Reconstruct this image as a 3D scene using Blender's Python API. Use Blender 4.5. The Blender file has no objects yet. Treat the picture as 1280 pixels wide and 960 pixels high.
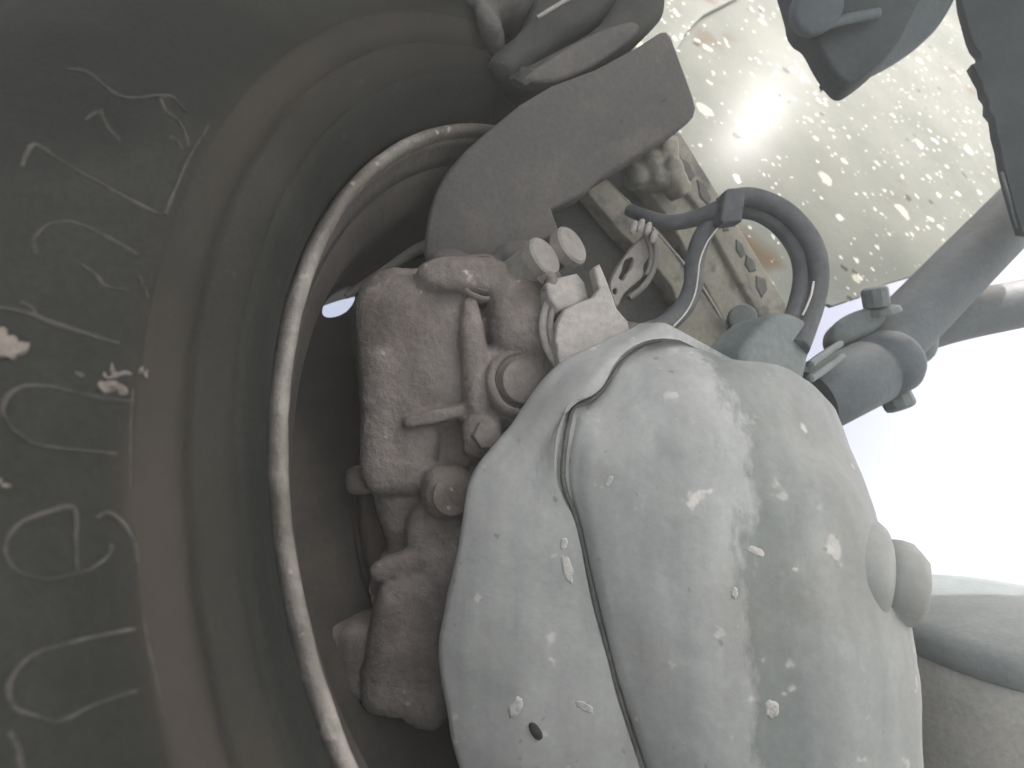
import bpy, bmesh, math, random
from math import sin, cos, pi, radians
from mathutils import Vector, Matrix, noise
random.seed(4)
V = Vector
scene = bpy.context.scene
col = scene.collection

# ------------------------------------------------------------------ frame of the photographed place
# Everything is measured in a "rig" frame (x right, y away, z up along the photo); the rig is then turned
# so that the true vertical of the place, U, becomes world Z and the ground lies at z = 0.
F = 740.0                                                  # focal length in photo pixels
DS = F/960
WC = V((0.11038, 0.45808, -0.07411))                       # hub centre (rim plane)
WN = V((0.70617, -0.62474, 0.33321)).normalized()          # wheel axle, pointing inboard
E1 = V((0, 0, 1)).cross(WN).normalized()
E2 = WN.cross(E1)
ALPHA = radians(60)
U = (E1*cos(ALPHA) + E2*sin(ALPHA)).normalized()
FW = (V((0, 1, 0)) - U*U.y).normalized()
RT = FW.cross(U)
RW = Matrix((RT, FW, U)).to_4x4()                          # rig -> world rotation
TYRE_R = 0.464
CAM_H = TYRE_R - WC.dot(U)
RIG = Matrix.Translation((0, 0, CAM_H)) @ RW

# ------------------------------------------------------------------ camera
cam = bpy.data.cameras.new("camera"); co = bpy.data.objects.new("camera", cam); col.objects.link(co)
cam.sensor_width = 36; cam.lens = 36*F/1280; cam.clip_start = 0.01; cam.clip_end = 5000
co.matrix_world = RIG @ Matrix.Rotation(radians(90), 4, 'X')
scene.camera = co
cam.dof.use_dof = True; cam.dof.focus_distance = .36; cam.dof.aperture_fstop = 9.0
scene.render.resolution_x, scene.render.resolution_y = 1024, 768

# ------------------------------------------------------------------ light
SUN_EL, SUN_AZ = radians(50), radians(128)                 # azimuth clockwise from the view's heading
S = V((sin(SUN_AZ)*cos(SUN_EL), cos(SUN_AZ)*cos(SUN_EL), sin(SUN_EL)))   # world: x=RT, y=FW, z=U
world = bpy.data.worlds.new("World"); scene.world = world; world.use_nodes = True
nt = world.node_tree; bg = nt.nodes["Background"]
sky = nt.nodes.new("ShaderNodeTexSky"); sky.sky_type = 'NISHITA'; sky.sun_disc = False
sky.sun_elevation = SUN_EL; sky.sun_rotation = SUN_AZ; sky.air_density = 0.4; sky.dust_density = 10.0; sky.ozone_density = 0.0
nt.links.new(sky.outputs[0], bg.inputs[0]); bg.inputs[1].default_value = 0.15
sl = bpy.data.lights.new("sun", 'SUN'); sl.energy = 2.2; sl.angle = radians(0.6); sl.color = (1, .975, .94)
so = bpy.data.objects.new("sun", sl); col.objects.link(so)
so.rotation_euler = (-S).to_track_quat('-Z', 'Y').to_euler()
vs = scene.view_settings; vs.view_transform = 'Standard'; vs.look = 'None'; vs.exposure = 1.9; vs.gamma = 1.0
vs.use_curve_mapping = False
scene.render.engine = 'CYCLES'

# ------------------------------------------------------------------ helpers
def ray(px, py): return V(((px-640)/F, 1.0, -(py-480)/F))
def P(px, py, d): return ray(px, py)*d*DS
def on_plane(px, py, p0, n): r = ray(px, py); return r*(p0.dot(n)/r.dot(n))
def s(px, d): return px*d/960

def link_mesh(name, verts, faces, mat, parent=None, smooth=True, kind=None):
    me = bpy.data.meshes.new(name); me.from_pydata([tuple(v) for v in verts], [], faces); me.update()
    return link(name, me, mat, parent, smooth, kind)
def link(name, me, mat, parent=None, smooth=True, kind=None):
    me.materials.clear(); me.materials.append(mat)
    if smooth: me.polygons.foreach_set("use_smooth", [True]*len(me.polygons))
    o = bpy.data.objects.new(name, me); col.objects.link(o); o.parent = parent
    if kind: o["kind"] = kind
    return o
def thing(name, label, cat, base, basis=None, group=None):
    o = bpy.data.objects.new(name, None); col.objects.link(o); o.empty_display_size = .02
    M = Matrix.Translation(base)
    if basis: M = M @ Matrix(basis).transposed().to_4x4()
    o.matrix_world = RIG @ M
    o["label"] = label; o["category"] = cat
    if group: o["group"] = group
    INV[o.name] = M.inverted()
    return o
INV = {}
def loc(t, v): return INV[t.name] @ v
def top(t):
    while t.parent: t = t.parent
    return t

def bm_obj(name, bm, mat, t, smooth=True, recalc=True):
    """bm is in rig coordinates; becomes a part of thing t (or of one of its parts)"""
    if recalc: bmesh.ops.recalc_face_normals(bm, faces=bm.faces)
    bm.transform(INV[top(t).name])
    me = bpy.data.meshes.new(name); bm.to_mesh(me); bm.free()
    return link(name, me, mat, t, smooth)

def frame_from(z, up=V((0, 0, 1))):
    z = z.normalized(); x = up.cross(z)
    if x.length < 1e-4: x = V((1, 0, 0)).cross(z)
    x.normalize(); y = z.cross(x)
    return Matrix((x, y, z)).transposed()

def add_lathe(bm, profile, base, axis, seg=32, jit=0.0):
    """profile: (radius, height along axis) pairs"""
    R3 = frame_from(axis); rings = []
    for r, h in profile:
        if r < 1e-6: rings.append([bm.verts.new(base + R3 @ V((0, 0, h)))]); continue
        rings.append([bm.verts.new(base + R3 @ V((r*cos(2*pi*k/seg), r*sin(2*pi*k/seg), h))) for k in range(seg)])
    for a, b in zip(rings, rings[1:]):
        for k in range(seg):
            k2 = (k+1) % seg
            f = [a[k % len(a)], a[k2 % len(a)], b[k2 % len(b)], b[k % len(b)]]
            u = []
            for v in f:
                if v not in u: u.append(v)
            if len(u) > 2: bm.faces.new(u)
    return bm
def pin(r, h, bev=None):
    bev = bev or r*.12
    return [(0, 0), (r, 0), (r, h-bev), (r-bev*.3, h-bev*.3), (r-bev, h), (0, h)]

def spline(pts, n):
    pts = [V(p) for p in pts]; out = []
    m = len(pts)-1
    for i in range(m*n+1):
        t = i/n; k = min(int(t), m-1); u = t-k
        p0, p1, p2, p3 = pts[max(k-1, 0)], pts[k], pts[k+1], pts[min(k+2, m)]
        out.append(.5*((2*p1)+(p2-p0)*u+(2*p0-5*p1+4*p2-p3)*u*u+(3*p1-p0-3*p2+p3)*u**3))
    return out
def add_tube(bm, pts, rad, seg=10, n=8, wob=0.0):
    ps = spline(pts, n) if n > 1 else [V(p) for p in pts]
    N = len(ps); rings = []; up = V((.1, -1, .2))
    for i, p in enumerate(ps):
        t = (ps[min(i+1, N-1)]-ps[max(i-1, 0)]).normalized()
        x = up - t*up.dot(t); x.normalize(); y = t.cross(x); up = x
        r = rad(i/(N-1)) if callable(rad) else rad
        rings.append([bm.verts.new(p+(x*cos(2*pi*k/seg)+y*sin(2*pi*k/seg))*r*(1+wob*random.uniform(-1, 1))) for k in range(seg)])
    for a, b in zip(rings, rings[1:]):
        for k in range(seg): bm.faces.new((a[k], a[(k+1) % seg], b[(k+1) % seg], b[k]))
    bm.faces.new(rings[0]); bm.faces.new(rings[-1])
    return bm
def tube(name, pts, rad, mat, t, **k): return bm_obj(name, add_tube(bmesh.new(), pts, rad, **k), mat, t)

def plate_mesh(outline, p0, n, thick, bev=.002, holes=(), res=3):
    """a plate with front face through p0 with normal n (towards the viewer); outline in photo measurements -> rig mesh"""
    n = n.normalized()
    if n.dot(p0) > 0: n = -n
    M3 = frame_from(n); inv = M3.inverted()
    cu = bpy.data.curves.new("tmp", 'CURVE'); cu.dimensions = '2D'; cu.fill_mode = 'BOTH'
    cu.extrude = max(thick/2-bev, 1e-5); cu.bevel_depth = bev; cu.bevel_resolution = res; cu.offset = -bev
    for o in (outline,)+tuple(holes):
        pts = [inv @ (on_plane(x, y, p0, n)-p0) for x, y in o]
        sp = cu.splines.new('POLY'); sp.points.add(len(pts)-1); sp.use_cyclic_u = True
        for q, p in zip(sp.points, pts): q.co = (p.x, p.y, 0, 1)
    ob = bpy.data.objects.new("tmp", cu); col.objects.link(ob)
    dg = bpy.context.evaluated_depsgraph_get(); me = bpy.data.meshes.new_from_object(ob.evaluated_get(dg))
    bpy.data.objects.remove(ob); bpy.data.curves.remove(cu)
    me.transform(Matrix.Translation(p0 - n*thick/2) @ M3.to_4x4())
    return me
def smooth_outline(pts, n=5):
    pp = [V((x, y, 0)) for x, y in pts]; pp = pp[-2:]+pp+pp[:3]
    sp = spline(pp, n)[2*n:-2*n-1]
    out = [(p.x, p.y) for p in sp]
    if (V(out[0])-V(out[-1])).length < .5: out.pop()
    return out
def plate(name, outline, p0, n, thick, mat, t, bev=.002, holes=(), smooth=True, res=3, wear=0.0, cuts=0):
    me = plate_mesh(outline, p0, n, thick, bev, holes, res)
    bm = bmesh.new(); bm.from_mesh(me); bpy.data.meshes.remove(me)
    bmesh.ops.remove_doubles(bm, verts=bm.verts, dist=1e-6)
    if wear:
        bmesh.ops.triangulate(bm, faces=bm.faces)
        for v in bm.verts: v.co += noise.noise_vector(v.co*40)*wear
    o = bm_obj(name, bm, mat, t, smooth)
    if smooth:
        o.data.polygons.foreach_set("use_smooth", [True]*len(o.data.polygons))
        o.data.set_sharp_from_angle(angle=radians(35))
    return o

def add_lump(bm, c, rx, ry, rz, M3=None, pw=2.0, seg=20, rings=12):
    """superellipsoid: pw 2 = ellipsoid, higher = boxier"""
    M3 = M3 or Matrix.Identity(3); e = 2/pw
    f = lambda a: math.copysign(abs(a)**e, a)
    rows = []
    for i in range(rings+1):
        th = -pi/2+pi*i/rings
        if i in (0, rings): rows.append([bm.verts.new(c+M3 @ V((0, 0, rz*f(sin(th)))))]); continue
        rows.append([bm.verts.new(c+M3 @ V((rx*f(cos(th))*f(cos(2*pi*k/seg)), ry*f(cos(th))*f(sin(2*pi*k/seg)), rz*f(sin(th))))) for k in range(seg)])
    for a, b in zip(rows, rows[1:]):
        for k in range(seg):
            u = []
            for v in (a[k % len(a)], a[(k+1) % seg % len(a)], b[(k+1) % seg % len(b)], b[k % len(b)]):
                if v not in u: u.append(v)
            if len(u) > 2: bm.faces.new(u)
    return bm
def cast(name, bm, mat, t, voxel=.003, smooth_it=4, rough=((60, .0012), (180, .0006)), cutters=None):
    """fuse overlapping shapes to one casting skin, soften it and give it a sand-cast surface"""
    bmesh.ops.recalc_face_normals(bm, faces=bm.faces)
    me = bpy.data.meshes.new("tmp"); bm.to_mesh(me); bm.free()
    ob = bpy.data.objects.new("tmp", me); col.objects.link(ob)
    m = ob.modifiers.new("r", 'REMESH'); m.mode = 'VOXEL'; m.voxel_size = voxel
    if smooth_it:
        sm = ob.modifiers.new("s", 'SMOOTH'); sm.factor = .5; sm.iterations = smooth_it
    dg = bpy.context.evaluated_depsgraph_get(); me2 = bpy.data.meshes.new_from_object(ob.evaluated_get(dg))
    bpy.data.objects.remove(ob); bpy.data.meshes.remove(me)
    no = [v.normal.copy() for v in me2.vertices]
    for v, n in zip(me2.vertices, no):
        h = sum(a*noise.noise(v.co*f) for f, a in rough)
        v.co += n*h
    me2.transform(INV[top(t).name]); me2.name = name
    return link(name, me2, mat, t)

# ------------------------------------------------------------------ materials
def mat_dusty(name, base, dust, scale=25, amount=.5, rough=.75, metal=0.0, bump=.25, fine=220, specks=None, speck_amt=.62, speck_scale=90,
              patch=None, patch_amt=.6, patch_scale=9, spec=.3, rvar=.12, vvar=.2):
    m = bpy.data.materials.new(name); m.use_nodes = True; N = m.node_tree.nodes; L = m.node_tree.links
    b = N["Principled BSDF"]; b.inputs["Roughness"].default_value = rough; b.inputs["Metallic"].default_value = metal
    b.inputs["Specular IOR Level"].default_value = spec
    tc = N.new("ShaderNodeTexCoord")
    def nz(sc, det=6, ro=.6):
        n = N.new("ShaderNodeTexNoise"); n.inputs["Scale"].default_value = sc; n.inputs["Detail"].default_value = det
        n.inputs["Roughness"].default_value = ro; L.new(tc.outputs["Object"], n.inputs["Vector"]); return n
    def ramp(src, a, c):
        r = N.new("ShaderNodeMapRange"); r.inputs[1].default_value = a; r.inputs[2].default_value = c; L.new(src, r.inputs[0]); return r.outputs[0]
    def mix(fac, a, c):
        x = N.new("ShaderNodeMix"); x.data_type = 'RGBA'; L.new(fac, x.inputs[0])
        for k, q in ((6, a), (7, c)):
            if isinstance(q, tuple): x.inputs[k].default_value = (*q, 1)
            else: L.new(q, x.inputs[k])
        return x.outputs[2]
    n1 = nz(scale); c = mix(ramp(n1.outputs[0], .62-amount*.5, .72-amount*.2), base, dust)
    if patch:
        n3 = nz(patch_scale, 4, .55); c = mix(ramp(n3.outputs[0], patch_amt-.06, patch_amt+.06), c, patch)
    if specks:
        v = nz(speck_scale, 3, .5); c = mix(ramp(v.outputs[0], speck_amt, speck_amt+.05), c, specks)
    nf = nz(fine, 4, .7)
    g = N.new("ShaderNodeHueSaturation"); L.new(c, g.inputs["Color"])
    mr = N.new("ShaderNodeMapRange"); mr.inputs[3].default_value = 1-vvar; mr.inputs[4].default_value = 1+vvar
    mr.inputs[1].default_value = .25; mr.inputs[2].default_value = .75
    L.new(nf.outputs[0], mr.inputs[0]); L.new(mr.outputs[0], g.inputs["Value"])
    L.new(g.outputs[0], b.inputs["Base Color"])
    ad = N.new("ShaderNodeMath"); ad.operation = 'MULTIPLY_ADD'; L.new(n1.outputs[0], ad.inputs[0]); ad.inputs[1].default_value = 2.0; L.new(nf.outputs[0], ad.inputs[2])
    bu = N.new("ShaderNodeBump"); bu.inputs["Strength"].default_value = bump; bu.inputs["Distance"].default_value = .002
    L.new(ad.outputs[0], bu.inputs["Height"]); L.new(bu.outputs[0], b.inputs["Normal"])
    rr = N.new("ShaderNodeMapRange"); rr.inputs[3].default_value = max(rough-rvar, .05); rr.inputs[4].default_value = min(rough+rvar, 1)
    L.new(n1.outputs[0], rr.inputs[0]); L.new(rr.outputs[0], b.inputs["Roughness"])
    return m

M = {}
M['shell'] = mat_dusty('dusty_grey_paint', (.247, .270, .275), (.300, .322, .326), scale=14, amount=.55, rough=.7, bump=.10, vvar=.09, specks=(.45, .45, .44), speck_amt=.68, speck_scale=55,
                       patch=(.27, .285, .283), patch_amt=.60, patch_scale=11)
M['cast'] = mat_dusty('rusty_cast_iron', (.122, .113, .109), (.192, .180, .176), scale=38, amount=.5, rough=.85, bump=.7, fine=260, specks=(.34, .31, .295), speck_amt=.69, speck_scale=75,
                      patch=(.098, .088, .078), patch_amt=.56, patch_scale=16)
M['rust'] = mat_dusty('dark_rust', (.030, .024, .021), (.05, .038, .031), scale=30, rough=.9, bump=.5)
M['plate'] = mat_dusty('dusty_grey_steel', (.072, .073, .073), (.093, .093, .091), scale=9, amount=.5, rough=.85, bump=.35, fine=300, specks=(.045, .045, .045), speck_amt=.70, speck_scale=130, patch=(.105, .103, .098), patch_amt=.6, patch_scale=30)
M['steel'] = mat_dusty('grey_steel', (.16, .16, .155), (.21, .205, .2), scale=45, rough=.6, bump=.3)
M['light_steel'] = mat_dusty('pale_dusty_steel', (.24, .24, .235), (.31, .305, .30), scale=40, rough=.65, bump=.35)
M['olive'] = mat_dusty('olive_grey_casting', (.19, .19, .165), (.25, .25, .22), scale=35, rough=.8, bump=.35, patch=(.115, .12, .11), patch_amt=.58, patch_scale=40)
M['olive_dark'] = mat_dusty('slate_lining', (.085, .092, .09), (.12, .125, .12), scale=35, rough=.9, bump=.4)
M['rubber'] = mat_dusty('black_rubber', (.03, .033, .034), (.055, .058, .056), scale=30, rough=.8, bump=.3)
M['blue_dark'] = mat_dusty('dark_slate_paint', (.065, .084, .096), (.095, .117, .130), scale=22, rough=.65, bump=.2)
M['slate_black'] = mat_dusty('slate_black_rubber', (.032, .042, .046), (.052, .064, .068), scale=22, rough=.7, bump=.25, spec=.2)
M['pale_base'] = mat_dusty('pale_grey_base', (.28, .295, .285), (.35, .36, .34), scale=22, rough=.8, bump=.3)
M['blue_mid'] = mat_dusty('slate_paint', (.115, .142, .148), (.155, .183, .188), scale=22, rough=.7, bump=.2)
M['cable'] = mat_dusty('cable_rubber', (.055, .064, .072), (.085, .095, .102), scale=60, rough=.7, bump=.2)
M['wire'] = mat_dusty('pale_wire_and_highlight', (.4, .4, .38), (.5, .5, .48), scale=60, rough=.5, bump=.1)
M['letter'] = mat_dusty('scuffed_rubber_edge', (.017, .018, .017), (.050, .050, .048), scale=170, amount=.5, rough=.9, bump=.4)
M['seam_shade'] = mat_dusty('painted_seam_shade', (.075, .08, .078), (.12, .125, .12), scale=90, rough=.9, bump=.5)
M['mud'] = mat_dusty('dried_mud', (.085, .08, .074), (.15, .14, .132), scale=60, rough=.95, bump=.8)
M['black'] = mat_dusty('hole_shade_black', (.02, .02, .02), (.03, .03, .03), scale=40, rough=.9)

def add_spots(m, scale, thr, colr, src, seed, soft=.03, keep=.5, stretch=1.0):
    N, L = m.node_tree.nodes, m.node_tree.links; tc = N.new("ShaderNodeTexCoord")
    mp = N.new("ShaderNodeMapping"); mp.inputs["Location"].default_value = (seed, seed*.7, 0); mp.inputs["Scale"].default_value = (1, stretch, 1)
    L.new(tc.outputs["Object"], mp.inputs[0])
    nw = N.new("ShaderNodeTexNoise"); nw.inputs["Scale"].default_value = scale*1.6; L.new(mp.outputs[0], nw.inputs["Vector"])
    vm = N.new("ShaderNodeVectorMath"); vm.operation = 'MULTIPLY_ADD'; L.new(nw.outputs["Color"], vm.inputs[0]); vm.inputs[1].default_value = (.7/scale,)*3; L.new(mp.outputs[0], vm.inputs[2])
    v = N.new("ShaderNodeTexVoronoi"); v.inputs["Scale"].default_value = scale; L.new(vm.outputs[0], v.inputs["Vector"])
    sp = N.new("ShaderNodeSeparateColor"); L.new(v.outputs["Color"], sp.inputs[0])
    th = N.new("ShaderNodeMath"); th.operation = 'MULTIPLY'; L.new(sp.outputs[0], th.inputs[0]); th.inputs[1].default_value = thr
    d = N.new("ShaderNodeMath"); d.operation = 'SUBTRACT'; L.new(th.outputs[0], d.inputs[0]); L.new(v.outputs["Distance"], d.inputs[1])
    r = N.new("ShaderNodeMapRange"); r.inputs[1].default_value = 0; r.inputs[2].default_value = soft; L.new(d.outputs[0], r.inputs[0])
    k = N.new("ShaderNodeMath"); k.operation = 'GREATER_THAN'; L.new(sp.outputs[1], k.inputs[0]); k.inputs[1].default_value = keep
    u = N.new("ShaderNodeMath"); u.operation = 'MULTIPLY'; L.new(r.outputs[0], u.inputs[0]); L.new(k.outputs[0], u.inputs[1])
    mx = N.new("ShaderNodeMix"); mx.data_type = 'RGBA'; L.new(u.outputs[0], mx.inputs[0]); L.new(src, mx.inputs[6]); mx.inputs[7].default_value = (*colr, 1)
    return mx.outputs[2]

def mat_tyre():
    m = mat_dusty('dusty_tyre_rubber', (.013, .0155, .0145), (.020, .0222, .0208), scale=18, amount=.5, rough=.92, bump=.4, fine=420, spec=.12, vvar=.3, patch=(.011, .0135, .0125), patch_amt=.56, patch_scale=8, specks=(.034, .034, .031), speck_amt=.70, speck_scale=60)
    N, L = m.node_tree.nodes, m.node_tree.links
    b = N["Principled BSDF"]; src = b.inputs["Base Color"].links[0].from_socket
    tc = N.new("ShaderNodeTexCoord"); sx = N.new("ShaderNodeVectorMath"); sx.operation = 'MULTIPLY'; sx.inputs[1].default_value = (1, 1, 0)
    L.new(tc.outputs["Object"], sx.inputs[0]); ln = N.new("ShaderNodeVectorMath"); ln.operation = 'LENGTH'; L.new(sx.outputs[0], ln.inputs[0])
    nz = N.new("ShaderNodeTexNoise"); nz.inputs["Scale"].default_value = 16; nz.inputs["Detail"].default_value = 5; L.new(tc.outputs["Object"], nz.inputs["Vector"])
    ad = N.new("ShaderNodeMath"); ad.operation = 'MULTIPLY_ADD'; L.new(nz.outputs[0], ad.inputs[0]); ad.inputs[1].default_value = .014; L.new(ln.outputs["Value"], ad.inputs[2])
    cr = N.new("ShaderNodeValToRGB"); L.new(ad.outputs[0], cr.inputs[0]); e = cr.color_ramp.elements
    e[0].position = .30; e[0].color = (0, 0, 0, 1); e[1].position = .5; e[1].color = (0, 0, 0, 1)
    for p, c in ((.329, 0.), (.340, .5), (.3525, .5), (.355, 1), (.3685, 1), (.372, .12), (.42, 0)):
        x = e.new(p); x.color = (c, c, c, 1)
    # brown clay dust that has settled on the ring between bead and lettering, thicker on some stretches
    n2 = N.new("ShaderNodeTexNoise"); n2.inputs["Scale"].default_value = 7; n2.inputs["Detail"].default_value = 6; L.new(tc.outputs["Object"], n2.inputs["Vector"])
    mr = N.new("ShaderNodeMapRange"); mr.inputs[1].default_value = .3; mr.inputs[2].default_value = .65; L.new(n2.outputs[0], mr.inputs[0])
    mu = N.new("ShaderNodeMath"); mu.operation = 'MULTIPLY'; L.new(cr.outputs[0], mu.inputs[0]); L.new(mr.outputs[0], mu.inputs[1])
    mx = N.new("ShaderNodeMix"); mx.data_type = 'RGBA'; L.new(mu.outputs[0], mx.inputs[0]); L.new(src, mx.inputs[6]); mx.inputs[7].default_value = (.032, .0302, .0265, 1)
    L.new(mx.outputs[2], b.inputs["Base Color"])
    return m
M['tyre'] = mat_tyre()
def stain_and_shade_shell():
    m = M['shell']; N, L = m.node_tree.nodes, m.node_tree.links
    b = N["Principled BSDF"]; src = b.inputs["Base Color"].links[0].from_socket
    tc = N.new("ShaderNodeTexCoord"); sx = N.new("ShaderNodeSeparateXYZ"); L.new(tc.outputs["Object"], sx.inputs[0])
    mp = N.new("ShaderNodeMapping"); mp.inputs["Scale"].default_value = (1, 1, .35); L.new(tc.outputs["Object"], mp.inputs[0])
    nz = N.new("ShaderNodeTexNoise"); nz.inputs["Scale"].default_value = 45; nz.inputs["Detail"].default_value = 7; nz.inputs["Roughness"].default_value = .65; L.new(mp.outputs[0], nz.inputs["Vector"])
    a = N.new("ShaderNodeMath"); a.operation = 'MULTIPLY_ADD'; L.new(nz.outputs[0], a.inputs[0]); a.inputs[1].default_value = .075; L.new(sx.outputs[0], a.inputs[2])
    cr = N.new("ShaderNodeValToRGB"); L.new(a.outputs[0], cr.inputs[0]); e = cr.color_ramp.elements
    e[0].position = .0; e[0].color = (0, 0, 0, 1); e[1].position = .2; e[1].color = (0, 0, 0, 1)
    for p_, c_ in ((.055, 0.), (.062, 1.), (.076, .9), (.094, .55), (.125, .5), (.17, .2)):  # mottled stain; its long tail also shades down the right side
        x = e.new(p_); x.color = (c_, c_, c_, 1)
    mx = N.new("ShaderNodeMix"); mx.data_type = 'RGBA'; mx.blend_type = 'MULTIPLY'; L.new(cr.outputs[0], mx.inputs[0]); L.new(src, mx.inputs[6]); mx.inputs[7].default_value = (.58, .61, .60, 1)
    # faint runs down the paint
    m2 = N.new("ShaderNodeMapping"); m2.inputs["Scale"].default_value = (1, 1, .12); L.new(tc.outputs["Object"], m2.inputs[0])
    n2 = N.new("ShaderNodeTexNoise"); n2.inputs["Scale"].default_value = 55; n2.inputs["Detail"].default_value = 5; L.new(m2.outputs[0], n2.inputs["Vector"])
    v2 = N.new("ShaderNodeMapRange"); v2.inputs[1].default_value = .3; v2.inputs[2].default_value = .7; v2.inputs[3].default_value = .84; v2.inputs[4].default_value = 1.10; L.new(n2.outputs[0], v2.inputs[0])
    hs = N.new("ShaderNodeHueSaturation"); L.new(mx.outputs[2], hs.inputs["Color"]); L.new(v2.outputs[0], hs.inputs["Value"])
    src = add_spots(m, 75, .33, (.40, .41, .405), hs.outputs[0], 3.3, .16, .78, 1.0)
    src = add_spots(m, 38, .26, (.385, .39, .385), src, 6.1, .2, .72)
    src = add_spots(m, 160, .35, (.19, .20, .20), src, 9.4, .15, .88)
    L.new(src, b.inputs["Base Color"])
stain_and_shade_shell()
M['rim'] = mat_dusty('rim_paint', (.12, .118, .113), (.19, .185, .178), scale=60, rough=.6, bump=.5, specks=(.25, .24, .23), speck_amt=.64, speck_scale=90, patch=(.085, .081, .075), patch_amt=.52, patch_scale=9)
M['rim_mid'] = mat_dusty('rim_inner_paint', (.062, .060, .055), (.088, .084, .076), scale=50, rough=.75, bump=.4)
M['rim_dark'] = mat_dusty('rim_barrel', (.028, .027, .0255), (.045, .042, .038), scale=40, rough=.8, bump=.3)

def mat_sheet():
    m = mat_dusty('splashed_metal_sheet', (.105, .118, .108), (.138, .150, .137), scale=7, amount=.5, rough=.2, bump=.02, fine=150, spec=0, rvar=.02, vvar=.06)
    N, L = m.node_tree.nodes, m.node_tree.links
    b = N["Principled BSDF"]; src = b.inputs["Base Color"].links[0].from_socket
    tc = N.new("ShaderNodeTexCoord")
    def spots(*a_, **k_): return add_spots(m, *a_, **k_)
    src = spots(9, .42, (.085, .064, .043), src, 2.3, .16, .38)          # rust-brown stains
    src = spots(40, .30, (.04, .04, .036), src, 5.1, .08, .80)         # dark grit
    src = spots(62, .42, (.40, .41, .39), src, 1.7, .05, .70)         # white splashes
    src = spots(120, .40, (.42, .43, .41), src, 3.9, .06, .80)        # fine white specks
    src = spots(24, .33, (.33, .335, .29), src, 8.2, .05, .80)         # larger pale flakes
    L.new(src, b.inputs["Base Color"])
    gl = N.new("ShaderNodeBsdfGlossy"); gl.inputs["Roughness"].default_value = .27; gl.inputs["Color"].default_value = (1, 1, 1, 1)
    ms = N.new("ShaderNodeMixShader"); ms.inputs[0].default_value = .0032; L.new(b.outputs[0], ms.inputs[1]); L.new(gl.outputs[0], ms.inputs[2])
    L.new(ms.outputs[0], N["Material Output"].inputs["Surface"])       # weak gloss mixed in to catch the sun
    return m
M['sheet'] = mat_sheet()

def mat_ground():
    return mat_dusty('pale_gravelly_concrete', (.24, .25, .255), (.29, .30, .30), scale=1.2, amount=.5, rough=.95, bump=.4, fine=40)
M['ground'] = mat_ground()

# ------------------------------------------------------------------ the setting: ground and an unseen slab added overhead to block the sun
g = link_mesh('ground', [(-29, -29, 0), (29, -29, 0), (29, 29, 0), (-29, 29, 0)], [(0, 1, 2, 3)], M['ground'], None, False, 'structure')
def world_box(name, a, b, mat, kind):
    bm = bmesh.new(); bmesh.ops.create_cube(bm, size=1)
    for v in bm.verts: v.co = V([(a[i]+b[i])/2+v.co[i]*(b[i]-a[i]) for i in range(3)])
    me = bpy.data.meshes.new(name); bm.to_mesh(me); bm.free(); return link(name, me, mat, None, False, kind)

world_box('sun_blocker_slab', (-1.6, -.42, CAM_H+.86), (2.2, .16, CAM_H+.95), M['plate'], 'structure')  # added out of view, sized to shade the brake parts but not the sheet

# ------------------------------------------------------------------ wheel: tyre, rim, disc
wheel = thing('truck_wheel', 'dusty black truck tyre with raised lettering on a grey steel rim', 'wheel', WC, (E1, E2, WN))
def ring_mesh(profile, seg=240, closed=True):
    vs_, fs = [], []
    n = len(profile)
    for k in range(seg):
        a = 2*pi*k/seg
        for r, h in profile: vs_.append((r*cos(a), r*sin(a), h))
    for k in range(seg):
        for i in range(n if closed else n-1):
            j = (i+1) % n; k2 = (k+1) % seg
            fs.append((k*n+i, k2*n+i, k2*n+j, k*n+j))
    return vs_, fs
SIDE = [(.3035, -.012), (.3040, -.003), (.306, .004), (.310, .0105), (.3150, .0160), (.3158, .0172), (.3205, .0200), (.3213, .0210), (.3262, .0234), (.3272, .0233), (.3278, .0246), (.3320, .0266), (.3365, .0285), (.3415, .0300), (.3435, .0303), (.3446, .0287), (.3456, .0287),
        (.3468, .0310), (.351, .0330), (.356, .0345), (.3605, .0355), (.3616, .0359), (.3626, .0375), (.370, .0385), (.378, .0390), (.386, .0390), (.394, .0384), (.402, .0372), (.410, .0345),
        (.419, .029), (.428, .020), (.436, .009), (.444, -.006), (.450, -.022)]
def side_h(r):
    for (r0, h0), (r1, h1) in zip(SIDE, SIDE[1:]):
        if r0 <= r <= r1: return h0+(h1-h0)*(r-r0)/(r1-r0)
    return SIDE[-1][1]
tread = [(r-.043, h-.012) for r, h in ((.502, -.02), (.502, -.06), (.492, -.061), (.492, -.069), (.503, -.07), (.504, -.12), (.494, -.121), (.494, -.129), (.504, -.13), (.503, -.18), (.492, -.181), (.492, -.189), (.502, -.19))]
far = [(r, -.245-h) for r, h in reversed(SIDE)]
vv, ff = ring_mesh(SIDE+tread+far, 288)
vv = [V(v) for v in vv]
for v in vv:                                   # slightly uneven rubber
    v.z += .0006*noise.noise(v*25)
tyre = link_mesh('tyre', vv, ff, M['tyre'], wheel)

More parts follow.
